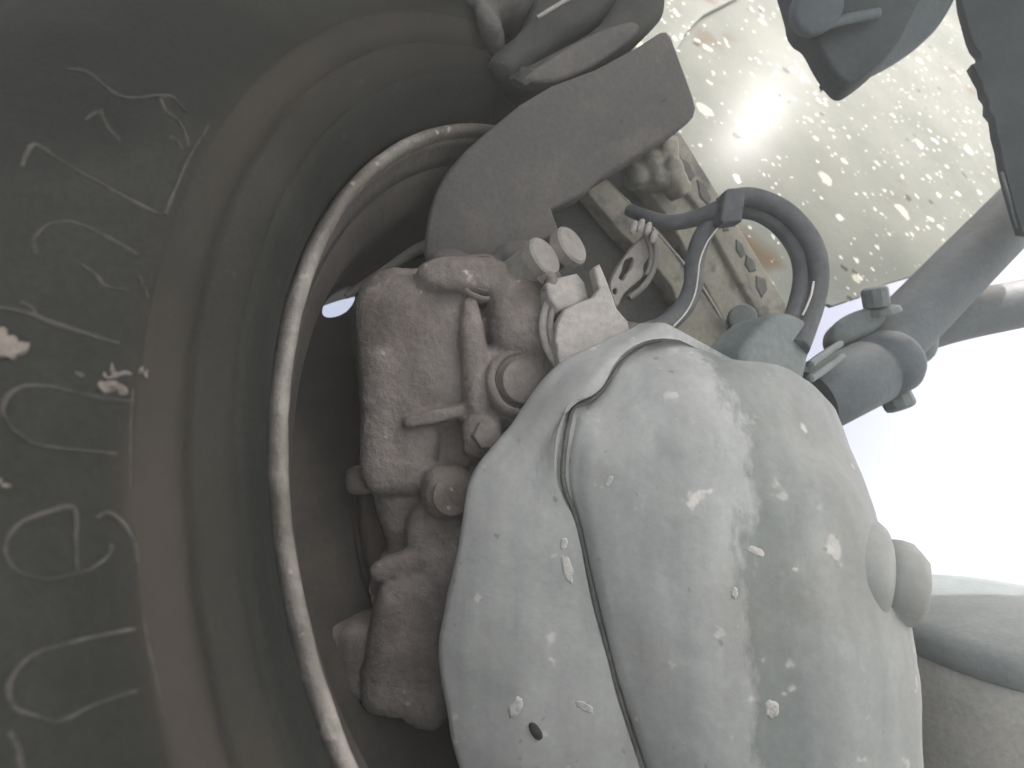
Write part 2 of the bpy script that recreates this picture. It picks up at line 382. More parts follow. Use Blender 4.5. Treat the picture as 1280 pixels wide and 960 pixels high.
def wl(px, py):                                # a mark on the sidewall -> wheel frame
    h = .039
    for _ in range(4):
        p = on_plane(px, py, WC+WN*h, WN)-WC
        x, y = p.dot(E1), p.dot(E2); h = side_h(math.hypot(x, y))
    return V((x, y, h))
def ridge(name, lines, mat, rad=.0011, parent=tyre, lift=.0002):
    bm = bmesh.new()
    for ln in lines:
        ps = spline([V((x, y, 0)) for x, y in ln], 9)
        pp = [wl(p.x, p.y)+V((0, 0, lift)) for p in ps]
        N = len(pp); rr = [rad*(.75+.5*noise.noise(p*60)+.35*noise.noise(p*330)) for p in pp]
        rings = []
        for i, p in enumerate(pp):
            t = (pp[min(i+1, N-1)]-pp[max(i-1, 0)]).normalized(); x = t.cross(V((0, 0, 1))).normalized()
            w = rr[i]*(1 if 0 < i < N-1 else .4)
            rings.append([bm.verts.new(p+x*w*1.25-V((0, 0, .001))), bm.verts.new(p+x*w*.6+V((0, 0, w*.42))), bm.verts.new(p-x*w*.6+V((0, 0, w*.42))), bm.verts.new(p-x*w*1.25-V((0, 0, .001)))])
        for a, b in zip(rings, rings[1:]):
            for k in range(3): bm.faces.new((a[k], a[k+1], b[k+1], b[k]))
        bm.faces.new(rings[0]); bm.faces.new(rings[-1])
    bmesh.ops.recalc_face_normals(bm, faces=bm.faces)
    me = bpy.data.meshes.new(name); bm.to_mesh(me); bm.free()
    return link(name, me, mat, parent)
LET = [
 ('letter', [[(12, 915), (22, 935), (28, 962), (40, 985)]]),
 ('letter', [[(170, 786), (110, 798), (75, 808), (40, 820), (20, 840), (11, 862), (20, 885), (45, 895), (65, 902), (85, 898), (120, 880), (172, 863)]]),
 ('letter', [[(97, 716), (95, 680), (93, 636), (60, 640), (25, 655), (8, 677), (9, 697), (25, 716), (55, 724), (85, 719), (112, 712), (135, 695), (140, 680)], [(120, 649), (135, 641), (155, 655), (168, 680), (171, 705)]]),
 ('letter', [[(168, 502), (145, 500), (100, 492), (60, 483), (30, 483), (10, 495), (4, 515), (15, 535), (33, 549), (45, 556), (80, 561), (148, 568)]]),
 ('letter', [[(-10, 383), (20, 388), (45, 395), (60, 402), (100, 415), (150, 430)], [(25, 378), (40, 385), (46, 396)]]),
 ('letter', [[(45, 318), (43, 300), (58, 282), (85, 277), (110, 285), (140, 300), (172, 318)], [(100, 330), (118, 342), (133, 358), (160, 363)], [(174, 345), (180, 360), (186, 374)]]),
 ('letter', [[(28, 208), (34, 192), (45, 181), (75, 200), (100, 215), (150, 243), (200, 269)]]),
 ('emblem', [[(82, 87), (100, 87), (115, 93), (130, 107), (150, 120), (170, 123), (195, 120), (214, 121), (224, 130), (232, 140)], [(200, 123), (208, 140), (222, 150), (231, 165), (236, 182)], [(212, 170), (222, 176), (228, 188)],
             [(106, 150), (120, 141), (128, 147), (137, 162), (150, 175)], [(128, 147), (127, 136)]]),
]
for nm, lines in LET: ridge(nm, lines, M['letter'], .00085 if nm == 'letter' else .0007)
ridge('mould_line', [[(262, 155), (247, 180), (233, 205), (216, 245), (206, 270)]], M['letter'], .0008)
ridge('mould_line', [[(178, 764), (184, 800), (195, 850), (206, 900)]], M['letter'], .0006)
ridge('mould_line', [[(166, 485), (163, 540), (163, 610)]], M['letter'], .0005)
def mud(px, py, r, n):
    bm = bmesh.new()
    for k in range(n):
        c = wl(px+random.uniform(-1, 1)*r*1.6, py+random.uniform(-1, 1)*r*.7); q = s(r, .36)*random.uniform(.25, .6)
        add_lump(bm, c, q*random.uniform(.8, 1.7), q, q*.2, Matrix.Rotation(random.uniform(0, 3), 3, 'Z'), seg=14, rings=6)
    for v in bm.verts: v.co += noise.noise_vector(v.co*200)*.0018+noise.noise_vector(v.co*600)*.0009
    me = bpy.data.meshes.new('mud_patch'); bm.to_mesh(me); bm.free(); return link('mud_patch', me, M['mud'], tyre)
mud(6, 432, 11, 8); mud(98, 473, 6, 4); mud(150, 466, 8, 5); mud(140, 488, 7, 4); mud(182, 466, 6, 3); mud(5, 605, 4, 3)

vv, ff = ring_mesh([(.3030, -.010), (.3032, -.002), (.3024, .0025), (.2998, .0042), (.2970, .0034), (.2955, .0002), (.2950, -.004), (.2985, -.014)], 240)
vv = [V(v) for v in vv]
for v in vv: v += noise.noise_vector(v*70)*.0005
rim = link_mesh('rim_flange', vv, ff, M['rim'], wheel)
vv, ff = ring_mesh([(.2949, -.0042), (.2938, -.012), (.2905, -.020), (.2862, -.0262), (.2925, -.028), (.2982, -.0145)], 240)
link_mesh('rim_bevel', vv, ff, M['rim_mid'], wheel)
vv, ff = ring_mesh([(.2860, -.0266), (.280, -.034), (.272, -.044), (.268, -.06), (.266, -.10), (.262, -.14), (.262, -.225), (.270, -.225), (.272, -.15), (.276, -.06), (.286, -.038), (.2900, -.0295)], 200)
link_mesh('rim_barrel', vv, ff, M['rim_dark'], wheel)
# wheel disc with hand holes
def at_ax(px, py, ax):
    p = on_plane(px, py, WC+WN*ax, WN)-WC; return p.dot(E1), p.dot(E2)
AX = -.15
hx, hy = at_ax(421, 376, AX); HR, HA = math.hypot(hx, hy), math.atan2(hy, hx); HC = HR-.003
def disc_mesh():
    cu = bpy.data.curves.new("tmp", 'CURVE'); cu.dimensions = '2D'; cu.fill_mode = 'BOTH'; cu.extrude = .004; cu.bevel_depth = .0015; cu.bevel_resolution = 2
    loops = [[(.2625*cos(2*pi*k/160), .2625*sin(2*pi*k/160)) for k in range(160)], [(.05*cos(2*pi*k/60), .05*sin(2*pi*k/60)) for k in range(60)]]
    for h in range(2):
        a_ = HA+pi*h; u_ = V((cos(a_), sin(a_))); w_ = V((-sin(a_), cos(a_)))
        loops.append([tuple(u_*(HC+.010*cos(q))+w_*.026*sin(q)) for q in (2*pi*k/40 for k in range(40))])
    for lp in loops:
        sp = cu.splines.new('POLY'); sp.points.add(len(lp)-1); sp.use_cyclic_u = True
        for q, p_ in zip(sp.points, lp): q.co = (p_[0], p_[1], 0, 1)
    ob = bpy.data.objects.new("tmp", cu); col.objects.link(ob)
    dg = bpy.context.evaluated_depsgraph_get(); me = bpy.data.meshes.new_from_object(ob.evaluated_get(dg))
    bpy.data.objects.remove(ob); bpy.data.curves.remove(cu); me.transform(Matrix.Translation((0, 0, AX))); return me
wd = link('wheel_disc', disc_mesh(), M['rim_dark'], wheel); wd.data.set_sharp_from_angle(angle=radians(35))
tube('lit_edge_rod', [P(545, 303, .60), P(518, 314, .60), P(480, 339, .595), P(446, 361, .59), P(432, 371, .585)], lambda t: .0052-.0032*t, M['steel'], wheel)  # rod added to stand for the pale lit edge of the disc

# brake disc and hub inside the wheel
rotor = thing('brake_disc', 'dark rusty brake disc deep inside the wheel rim', 'brake disc', WC-WN*.148, (E1, E2, WN))
vv, ff = ring_mesh([(.09, .022), (.175, .022), (.178, .020), (.178, .013), (.175, .0125), (.11, .0125), (.11, .0095), (.175, .0095), (.178, .009), (.178, .007), (.175, .006), (.09, .006)], 160)
link_mesh('friction_ring', vv, ff, M['rust'], rotor)
vv, ff = ring_mesh([(.02, .075), (.075, .075), (.082, .07), (.085, .022), (.0895, .022), (.0895, .006), (.02, .006)], 96)
link_mesh('hub', vv, ff, M['rust'], rotor)

# ------------------------------------------------------------------ brake caliper (rusty casting)
cal = thing('brake_caliper', 'brownish rusty cast iron brake caliper inside the wheel, crusted with dirt', 'brake caliper', P(560, 620, .55))
CN = V((.12, -.98, .04)).normalized()
C0 = P(560, 600, .522)
bm = bmesh.new()
body = [(448, 352), (462, 338), (490, 328), (575, 332), (640, 352), (690, 356), (705, 440), (780, 500), (800, 640), (760, 800), (640, 900), (575, 906), (530, 905), (500, 870), (474, 805), (459, 745), (463, 715), (481, 690), (470, 650), (452, 570), (445, 480), (436, 430), (437, 385)]
me = plate_mesh(body, C0, CN, .085, .014, res=4); bm.from_mesh(me); bpy.data.meshes.remove(me)
def cl(px, py, rx, ry, off, rz, ang=0, pw=3.6):
    p = on_plane(px, py, C0, CN); d = p.y/DS; MX = frame_from(-CN) @ Matrix.Rotation(radians(ang), 3, 'Z')
    M3 = frame_from(CN) @ Matrix.Rotation(radians(ang), 3, 'Z')
    add_lump(bm, p+CN*off, s(rx, d), s(ry, d), rz, M3, pw)
cl(524, 440, 76, 100, -.005, .018); cl(592, 462, 17, 88, .008, .018, 4, 3); cl(650, 400, 42, 62, .004, .022, 10, 3); cl(640, 482, 50, 54, .0, .024, 0, 3)
cl(510, 790, 48, 100, -.002, .024, -12); cl(565, 700, 50, 80, .0, .02, 15); cl(560, 612, 32, 34, .008, .02, 0, 3); cl(600, 545, 24, 26, .012, .016, 0, 4)
cl(540, 845, 30, 55, .004, .018, -20); cl(500, 560, 50, 60, -.006, .018); cl(446, 606, 20, 18, -.03, .02); cl(580, 350, 60, 24, .004, .018, 0, 3); cl(680, 400, 18, 60, .008, .016, -8, 3)
cl(525, 690, 60, 14, .012, .008, 18); cl(620, 640, 40, 70, .004, .018); cl(482, 400, 38, 44, -.004, .016); cl(545, 520, 40, 9, .014, .008, 12); cl(660, 550, 60, 22, .006, .016, 30, 3)
cast('casting', bm, M['cast'], cal, .0017, 2, ((30, .0012), (90, .0008), (240, .0005), (500, .0003)))
# bolts and plugs on the casting
def cpos(px, py, off): return on_plane(px, py, C0, CN)+CN*off
BA = (WN*.55+V((0, -1, 0))*.6).normalized()
def bolt(name, px, py, off, r, h, axis, mat, t, hexa=False, collar=0):
    bm = bmesh.new(); c = cpos(px, py, off)
    add_lathe(bm, pin(r, h, r*.15), c-axis*h*.5, axis, 6 if hexa else 28)
    o = bm_obj(name, bm, mat, t); o.data.set_sharp_from_angle(angle=radians(40))
    if collar:
        bm = bmesh.new(); add_lathe(bm, [(r*1.12, 0), (r*1.12+collar, 0), (r*1.12+collar, h*.75), (r*1.12+collar*.6, h*.9), (r*1.12+collar*.3, h*.85), (r*1.12, h*.6), (r*1.12, 0)], c-axis*h*.5, axis, 28)
        k = bm_obj('collar', bm, mat, t)
        for v in k.data.vertices: v.co += noise.noise_vector(v.co*120)*.0012
    return o
bolt('guide_pin_plug', 643, 481, .017, .0150, .022, BA, M['cast'], cal, collar=.0065)
bolt('guide_pin_plug', 602, 353, .009, .0118, .016, V((.25, -.9, .25)).normalized(), M['cast'], cal, collar=.0042)
bolt('bolt', 602, 543, .024, .0095, .014, BA, M['cast'], cal, True)
bolt('bolt', 562, 614, .021, .013, .012, BA, M['cast'], cal)
# small casting lug lower down behind
bm = bmesh.new(); add_lump(bm, P(464, 815, .520), s(32, .52), .02, s(48, .52), None, 6); add_lump(bm, P(444, 795, .522), s(28, .522), .018, s(26, .522), None, 6); add_lump(bm, P(480, 850, .522), s(20, .522), .018, s(16, .522), None, 6)
cast('lug', bm, M['cast'], cal, .003, 2)

# ------------------------------------------------------------------ grey plate bracket above
brk = thing('caliper_bracket', 'flat dusty grey steel bracket arm slanting across the top of the rim', 'bracket', P(700, 200, .56))
BN = V((.10, -.98, -.12)).normalized(); B0 = P(700, 200, .555)
ol = [(612, 161), (650, 130), (690, 106), (745, 86), (800, 56), (826, 39), (834, 38), (840, 45), (866, 116), (871, 134), (868, 145), (860, 154), (800, 193), (747, 226), (735, 240), (712, 252), (690, 262), (694, 275), (700, 290), (680, 300), (660, 330), (640, 345), (600, 335), (535, 335), (530, 318), (531, 295), (536, 265), (545, 238), (560, 212), (585, 184)]
plate('arm', ol, B0, BN, .05, M['plate'], brk, .0035, wear=.0)
bm = bmesh.new()
for (x, y, r_) in ((598, 345, 40), (650, 325, 36), (560, 330, 26)):
    add_lump(bm, on_plane(x, y, B0, BN)-BN*.004, s(r_, .55), s(r_*.7, .55), .02, frame_from(BN), 2.5)
cast('weld_boss', bm, M['plate'], brk, .0028, 4)
# two round pin heads with their necks
def pinhead(px, py, d, r, L, neck):
    c = P(px, py, d); ax = (WN+V((0, 0, .06))).normalized(); bm = bmesh.new()
    add_lathe(bm, [(0, -L), (r*neck, -L), (r*neck, -.010), (r, -.009), (r, -.0015), (r-.0015, 0), (0, 0)], c, ax, 36)
    o = bm_obj('pin_head', bm, M['steel'], brk); o.data.set_sharp_from_angle(angle=radians(40)); return o
pinhead(683, 319, .505, .0142, .030, .92); pinhead(717, 305, .528, .0146, .030, .66)

# ------------------------------------------------------------------ pad retaining fork beside the pins
fork = thing('retaining_fork', 'pale grey forked retaining clip below the two pin heads', 'clip', P(725, 400, .49))
FNn = V((.2, -.95, .1)).normalized(); F0 = P(735, 395, .485)
plate('fork_plate', [(706, 386), (722, 378), (742, 371), (749, 361), (742, 334), (750, 329), (757, 345), (766, 369), (772, 386), (786, 402), (790, 440), (738, 470), (700, 460), (694, 425), (697, 402)], F0, FNn, .012, M['light_steel'], fork, .002)
plate('sleeve', [(683, 352), (700, 345), (722, 340), (732, 352), (737, 372), (716, 384), (698, 388), (686, 372)], P(710, 365, .497), V((.3, -.9, .35)), .016, M['light_steel'], fork, .003)
tube('retaining_ring', [P(686, 378, .50), P(680, 400, .498), P(682, 425, .496), P(692, 446, .494), P(705, 460, .492)], .0035, M['light_steel'], fork)
tube('retaining_ring', [P(692, 384, .494), P(688, 402, .492), P(690, 425, .49), P(699, 444, .488)], .0022, M['steel'], fork)
tube('cotter', [P(676, 352, .505), P(684, 345, .502), P(690, 352, .50), P(684, 366, .50)], .004, M['cast'], fork)

# ------------------------------------------------------------------ stepped pad carrier behind
carr = thing('pad_carrier', 'olive grey stepped brake pad carrier seen edge on between bracket and cable', 'brake carrier', P(860, 330, .66))
KN = V((.30, -.93, .12)).normalized()
def K(d): return P(860, 320, d)
plate('backing_plate', [(700, 225), (757, 224), (800, 268), (862, 338), (930, 445), (850, 462), (770, 440), (780, 400), (800, 404), (838, 393), (848, 378), (840, 358), (822, 335), (800, 312), (776, 290), (735, 240)], K(.655), KN, .018, M['olive'], carr, .0016)
tube('edge_strip', [P(757, 225, .650), P(800, 268, .650), P(832, 303, .650), P(860, 336, .650)], .0013, M['light_steel'], carr, seg=8)
tube('edge_strip', [P(872, 350, .650), P(890, 378, .650), P(908, 410, .650)], .0013, M['light_steel'], carr, seg=8)
plate('friction_lining', [(690, 215), (790, 196), (838, 235), (884, 305), (945, 410), (930, 470), (720, 470), (690, 300)], K(.70), KN, .02, M['olive_dark'], carr, .002)
plate('inner_rail', [(800, 225), (838, 219), (869, 254), (957, 398), (940, 425), (905, 400), (862, 320), (838, 275), (820, 250)], K(.675), KN, .03, M['olive'], carr, .0018)
plate('outer_rail', [(838, 216), (830, 190), (846, 163), (852, 166), (990, 390), (996, 415), (958, 410), (872, 256)], K(.665), KN, .035, M['olive'], carr, .0025)
for o_ in ([(850, 196), (862, 203), (870, 219), (864, 226), (852, 214)], [(872, 224), (882, 230), (890, 248), (886, 256), (876, 246)], [(921, 299), (929, 304), (933, 318), (927, 322), (921, 312)], [(934, 318), (944, 326), (946, 338), (938, 340), (932, 330)], [(946, 344), (958, 348), (960, 362), (953, 372), (946, 358)], [(900, 268), (908, 274), (912, 288), (905, 289)]):
    plate('embossed_mark', o_, K(.6625), KN, .006, M['olive_dark'], carr, .0012)
bm = bmesh.new()
for (x, y, rx, ry, an) in ((815, 205, 22, 14, 30), (832, 190, 14, 18, 0), (800, 218, 22, 18, 10), (820, 225, 16, 12, 0), (838, 212, 12, 10, 0), (845, 232, 12, 16, 30)):
    p = P(x, y, .655); add_lump(bm, p, s(rx, .65), s(ry, .65), .012, frame_from(KN) @ Matrix.Rotation(radians(an), 3, 'Z'), 3.5)
cast('cast_lug', bm, M['olive'], carr, .002, 2)
bm = bmesh.new(); add_lathe(bm, pin(s(17, .65), .012, .0015), P(926, 399, .652), -V((.2, .95, 0)), 30); bm_obj('plug', bm, M['blue_mid'], carr)
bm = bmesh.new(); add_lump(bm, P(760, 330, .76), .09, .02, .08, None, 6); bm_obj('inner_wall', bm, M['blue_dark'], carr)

# ------------------------------------------------------------------ slotted sensor link with spring
link_t = thing('slotted_link', 'small grey slotted metal link hanging in the dark gap of the carrier', 'link', P(795, 335, .60))
plate('link_plate', smooth_outline([(764, 352), (772, 335), (785, 316), (799, 300), (811, 290), (820, 298), (820, 312), (806, 330), (804, 345), (790, 358), (780, 368), (771, 384), (765, 370)], 3), P(795, 335, .60), V((.45, -.85, .2)), .006, M['steel'], link_t, .0012,
      holes=(smooth_outline([(782, 325), (792, 322), (790, 335), (784, 342), (780, 350), (774, 347), (778, 338)], 3), smooth_outline([(767, 361), (771, 361), (771, 367), (767, 367)], 3)))
tube('spring_wire', [P(812, 288, .605), P(819, 305, .61), P(819, 328, .612), P(813, 346, .61), P(800, 362, .606), P(786, 372, .602)], .0024, M['steel'], link_t)
tube('spring_wire', [P(806, 292, .607), P(813, 310, .612), P(813, 330, .614), P(807, 345, .612)], .002, M['steel'], link_t)
for k, (x, y) in enumerate(((792, 284), (801, 282), (810, 286), (817, 296))):
    bm = bmesh.new(); add_lump(bm, P(x, y, .598), .0028, .003, .0055, Matrix.Rotation(.3, 3, 'Y'), 2.5, 12, 8); bm_obj('spring_coil', bm, M['light_steel'], link_t)

# ------------------------------------------------------------------ cables
cab = thing('sensor_cable', 'dark twin rubber cable arching over the carrier against the bright sheet', 'cable', P(915, 260, .58))
tube('cable_sheath', [P(785, 262, .625), P(805, 270, .615), P(835, 278, .60), P(865, 274, .59), P(895, 263, .58), P(915, 255, .575)], lambda t: .005+.0022*t, M['cable'], cab, seg=14)
tube('cable_sheath', [P(900, 259, .578), P(925, 247, .57), P(955, 251, .565), P(988, 270, .56), P(1014, 303, .555), P(1023, 340, .55), P(1018, 378, .545), P(1006, 414, .53), P(998, 435, .52)], .0072, M['cable'], cab, seg=14)
tube('cable_sheath', [P(900, 265, .582), P(928, 262, .58), P(952, 267, .575), P(978, 285, .57), P(998, 314, .565), P(1004, 345, .56), P(998, 380, .55), P(986, 412, .535), P(980, 430, .53)], .0070, M['cable'], cab, seg=14)
plate('cable_tie', [(907, 238), (911, 235), (929, 234), (933, 238), (928, 276), (904, 279), (901, 273)], P(915, 258, .557), V((0, -1, 0)), .018, M['cable'], cab, .002)
tube('cable_highlight', [P(1017, 352, .541), P(1014, 368, .538), P(1008, 384, .534), P(1003, 394, .53)], .0008, M['wire'], cab)  # pale thread modelled as a highlight along the sheath
hose = thing('short_hose', 'grey hose with a thin pale wire dropping from the cable tie to the chamber', 'hose', P(865, 350, .58))
tube('hose_tube', [P(893, 272, .59), P(876, 300, .585), P(868, 330, .58), P(866, 358, .57), P(853, 386, .555), P(828, 408, .54), P(800, 420, .53)], .0072, M['cable'], hose, seg=14)
tube('thin_wire', [P(898, 284, .575), P(884, 303, .568), P(875, 326, .562), P(872, 350, .556), P(868, 370, .55), P(858, 390, .543), P(842, 408, .533)], .0006, M['wire'], hose, seg=8)

conn = thing('cable_connector', 'slate grey connector block where the twin cable enters above the chamber', 'connector', P(975, 440, .52))
plate('housing', smooth_outline([(936, 425), (958, 402), (976, 389), (1000, 394), (1018, 408), (1020, 425), (1012, 452), (1003, 480), (960, 492), (930, 470), (928, 440)], 3), P(975, 440, .51), V((.35, -.92, .1)), .045, M['blue_mid'], conn, .006)
tube('bridging_rod', [P(1012, 456, .53), P(1028, 444, .56), P(1050, 430, .60)], .0028, M['blue_mid'], conn)
tube('bridging_rod', [P(1012, 474, .53), P(1030, 462, .56), P(1052, 446, .60)], .003, M['blue_mid'], conn)

# ------------------------------------------------------------------ big grey brake chamber
ch = thing('brake_chamber', 'large smooth grey painted brake chamber with a wavy crimped seam, nearest the viewer', 'brake chamber', P(850, 760, .46))
COLS = [
 ('b', [(830, 412, .56), (730, 480, .56), (680, 560, .56), (640, 640, .56), (625, 720, .56), (620, 820, .56), (630, 920, .56), (660, 1030, .56), (720, 1160, .56)]),
 ('o', [(800, 405, .492), (700, 456, .484), (640, 531, .476), (591, 602, .468), (574, 690, .462), (553, 800, .456), (563, 900, .453), (592, 1005, .453), (650, 1160, .48)]),
 ('o', [(815, 404, .474), (722, 455, .461), (658, 531, .453), (608, 606, .446), (591, 692, .440), (572, 800, .434), (582, 900, .431), (614, 1008, .431), (690, 1160, .455)]),
 ('o', [(838, 408, .470), (765, 447, .450), (706, 512, .440), (664, 600, .434), (660, 692, .427), (664, 800, .420), (684, 900, .416), (716, 1008, .416), (780, 1160, .435)]),
 ('lip', None), ('rec', None), ('body', None),
 ('o', [(912, 447, .470), (868, 475, .432), (842, 540, .415), (836, 620, .405), (838, 700, .398), (846, 800, .391), (860, 900, .388), (880, 1010, .388), (905, 1160, .40)]),
 ('o', [(970, 456, .472), (946, 500, .438), (934, 560, .415), (930, 620, .400), (932, 700, .390), (939, 800, .383), (950, 900, .380), (965, 1010, .380), (980, 1160, .39)]),
 ('o', [(1014, 481, .476), (1008, 540, .442), (1010, 600, .406), (1020, 680, .392), (1032, 760, .384), (1046, 850, .379), (1056, 950, .376), (1060, 1050, .376), (1050, 1160, .395)]),
 ('o', [(1036, 500, .486), (1045, 545, .462), (1064, 600, .424), (1082, 665, .411), (1112, 760, .403), (1126, 850, .397), (1132, 940, .394), (1130, 1040, .394), (1100, 1160, .415)]),
 ('o', [(1045, 515, .505), (1057, 545, .498), (1078, 600, .465), (1098, 655, .455), (1134, 760, .445), (1147, 850, .437), (1152, 935, .434), (1150, 1035, .434), (1120, 1160, .46)]),
 ('b', [(1030, 515, .56), (1040, 560, .56), (1055, 610, .56), (1075, 680, .56), (1100, 770, .55), (1110, 860, .55), (1112, 940, .55), (1110, 1035, .55), (1080, 1160, .55)]),
]
SEAM = [(872, 436, .474), (846, 425, .468), (815, 424, .461), (784, 440, .455), (764, 462, .450), (752, 483, .447), (738, 496, .445), (722, 499, .444), (709, 504, .4432), (702, 525, .442), (696, 560, .4405), (694, 598, .439), (702, 622, .437), (714, 642, .4355),
        (722, 670, .434), (730, 705, .432), (741, 755, .4285), (751, 795, .4265), (760, 830, .425), (770, 868, .4235), (782, 905, .4225), (798, 955, .4225), (815, 1005, .423), (870, 1160, .437)]
ROWS = 110
def resample(pts, n):
    sp = spline([V(p) for p in pts], 10); L_ = [0]
    for a, b in zip(sp, sp[1:]): L_.append(L_[-1]+(V((b.x, b.y, 0))-V((a.x, a.y, 0))).length)
    out = []; k = 0
    for i_ in range(n):
        t = L_[-1]*i_/(n-1)
        while k < len(L_)-2 and L_[k+1] < t: k += 1
        u = (t-L_[k])/max(L_[k+1]-L_[k], 1e-9); out.append(sp[k].lerp(sp[k+1], min(u, 1)))
    return out
def seamcol(dx, dd):
    r_ = [V((q.x, q.y, q.z-.014*max(0, min(1, (q.y-430)/120)))) for q in resample(SEAM, ROWS)]; out = []
    for i_, p in enumerate(r_):
        a = r_[max(i_-1, 0)]; b = r_[min(i_+1, ROWS-1)]; t = V((b.x-a.x, b.y-a.y, 0)).normalized(); nrm = V((-t.y, t.x, 0))
        if nrm.x < 0 and abs(nrm.x) > .3: nrm = -nrm
        if abs(nrm.x) <= .3 and nrm.y < 0: nrm = -nrm
        f = 1.0 if p.y < 490 else (1.0+min((p.y-490)/20, 1)*1.5 if p.y < 600 else max(.85, 2.5-(p.y-600)/35))       # the gap is widest high up
        f *= max(.04, min(1, (872-p.x)/45)) if p.y < 445 else 1
        q = p+nrm*dx*f; out.append(V((q.x, q.y, p.z+(dd if dd >= 0 else .0012+.0058*max(0, min(1, (560-p.y)/60)))*min(f, 1.3))))
    return out
def relax(c_, n):
    for _ in range(n): c_ = [c_[0]]+[c_[i_]*.5+(c_[i_-1]+c_[i_+1])*.25 for i_ in range(1, len(c_)-1)]+[c_[-1]]
    return c_
cols = []
for k, pts in COLS:
    if k == 'lip': cols.append(seamcol(0, 0))
    elif k == 'rec': cols.append(seamcol(1.0, .013)); cols.append(relax(seamcol(7, .013), 6))
    elif k == 'body': cols.append(relax(seamcol(14, -1), 14))
    else: cols.append(resample(pts, ROWS))
c3 = [[P(q.x, q.y, q.z) for q in c_] for c_ in cols]
# across: smooth spline between columns except over the seam
sharp = {4, 5, 6}
grid = []
NC = len(c3); SUB = 6
for r_ in range(ROWS):
    row = []
    for j in range(NC-1):
        p1, p2 = c3[j][r_], c3[j+1][r_]
        if j in sharp: row.append(p1); continue
        p0 = c3[j-1][r_] if j > 0 and (j-1) not in sharp else p1-(p2-p1)*.6
        p3 = c3[j+2][r_] if j+2 < NC and (j+1) not in sharp else p2+(p2-p1)*.6
        for q in range(SUB):
            u = q/SUB
            row.append(.5*((2*p1)+(p2-p0)*u+(2*p0-5*p1+4*p2-p3)*u*u+(3*p1-p0-3*p2+p3)*u**3))
    row.append(c3[-1][r_])
    bk0, bk1 = c3[-1][r_], c3[0][r_]
    for q in (1, 2, 3): 
        w_ = bk0.lerp(bk1, q/4); row.append(w_+V((0, .03*sin(pi*q/4), 0)))
    grid.append(row)
W = len(grid[0]); bm = bmesh.new()
gv = [[bm.verts.new(p+noise.noise_vector(p*28)*.0016+noise.noise_vector(p*80)*.0005) for p in row] for row in grid]
for a, b in zip(gv, gv[1:]):
    for k in range(W): bm.faces.new((a[k], a[(k+1) % W], b[(k+1) % W], b[k]))
gco = [[v.co.copy() for v in row] for row in gv]
def cap(row):
    c = bm.verts.new(sum((v.co for v in row), V((0, 0, 0)))/W+V((0, .0, 0)))
    for k in range(W): bm.faces.new((row[k], row[(k+1) % W], c))
cap(gv[0]); cap(gv[-1])
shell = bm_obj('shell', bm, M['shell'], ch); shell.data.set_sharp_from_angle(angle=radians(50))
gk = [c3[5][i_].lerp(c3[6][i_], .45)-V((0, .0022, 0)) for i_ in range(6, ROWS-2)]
tube('seam_shade_bead', gk[::3], lambda t: .0004+.0011*min(1, t*6), M['seam_shade'], ch, seg=8, n=2)  # dark bead laid in the groove to stand for the seam's shadow
# bolt boss on the right flank
bx = (V((.93, -.30, -.12))).normalized()
bm = bmesh.new(); c = P(1062, 712, .435)
add_lathe(bm, [(0, -.03), (.031, -.03), (.0305, .006), (.0295, .011), (.027, .0145), (.024, .016), (0, .016)], c, bx, 40)
boss = bm_obj('boss', bm, M['shell'], ch); boss.data.set_sharp_from_angle(angle=radians(60))
bm = bmesh.new(); add_lathe(bm, [(0, .014), (.0225, .014), (.0228, .024), (.0222, .030), (.0185, .0345), (.011, .0365), (0, .037)], c-V((0, 0, .002)), bx, 9)
for v in bm.verts: v.co += noise.noise_vector(v.co*70)*.0012
bm_obj('bolt_head', bm, M['shell'], boss)
# scabs of dried mud on the paint
def scab(px, py, rx, ry, ang):
    p, n = surf(px, py); d = p.y/DS; bm = bmesh.new()
    M3 = frame_from(n) @ Matrix.Rotation(radians(-ang), 3, 'Z'); c0 = bm.verts.new(p+n*.0003); K_ = 18; ph = random.uniform(0, 50); rings = []
    for q_, hh in ((.55, .0003), (.85, .0002), (1.0, -.0012)):
        rings.append([bm.verts.new(p+M3 @ V((s(rx, d)*q_*w_*cos(a_), s(ry, d)*q_*w_*sin(a_), hh))) for a_, w_ in ((2*pi*k/K_, 1+.38*noise.noise(V((2.2*cos(2*pi*k/K_), 2.2*sin(2*pi*k/K_), ph)))+random.uniform(-.1, .1)) for k in range(K_))])
    for k in range(K_): bm.faces.new((c0, rings[0][k], rings[0][(k+1) % K_]))
    for A_, B_ in zip(rings, rings[1:]):
        for k in range(K_): bm.faces.new((A_[k], B_[k], B_[(k+1) % K_], A_[(k+1) % K_]))
    return bm_obj('mud_scab', bm, M['scab'], ch)
M['scab'] = mat_dusty('pale_dried_splash', (.32, .335, .335), (.39, .395, .39), scale=160, rough=.9, bump=.4)
def surf(px, py):
    best = None
    for i_, row in enumerate(grid):
        for k, p in enumerate(row[:W-4]):
            x = 640+F*p.x/p.y; y = 480-F*p.z/p.y; e = (x-px)**2+(y-py)**2
            if best is None or e < best[0]: best = (e, i_, k)
    _, i_, k = best; i_ = max(2, min(ROWS-3, i_)); p = gco[i_][k]
    n = (gco[i_][k+2]-gco[i_][k-2]).cross(gco[i_+2][k]-gco[i_-2][k]).normalized()
    return p, (n if n.y < 0 else -n)
SC = [(768, 603, 4, 9, 30), (710, 712, 7, 20, -15), (706, 675, 5, 9, 10), (643, 885, 8, 17, 30), (735, 880, 13, 6, 20), (921, 742, 5, 8, 0), (945, 690, 16, 6, 25), (968, 885, 10, 12, 0)]
for (x, y, rx, ry, a) in SC: scab(x, y, rx, ry, a)
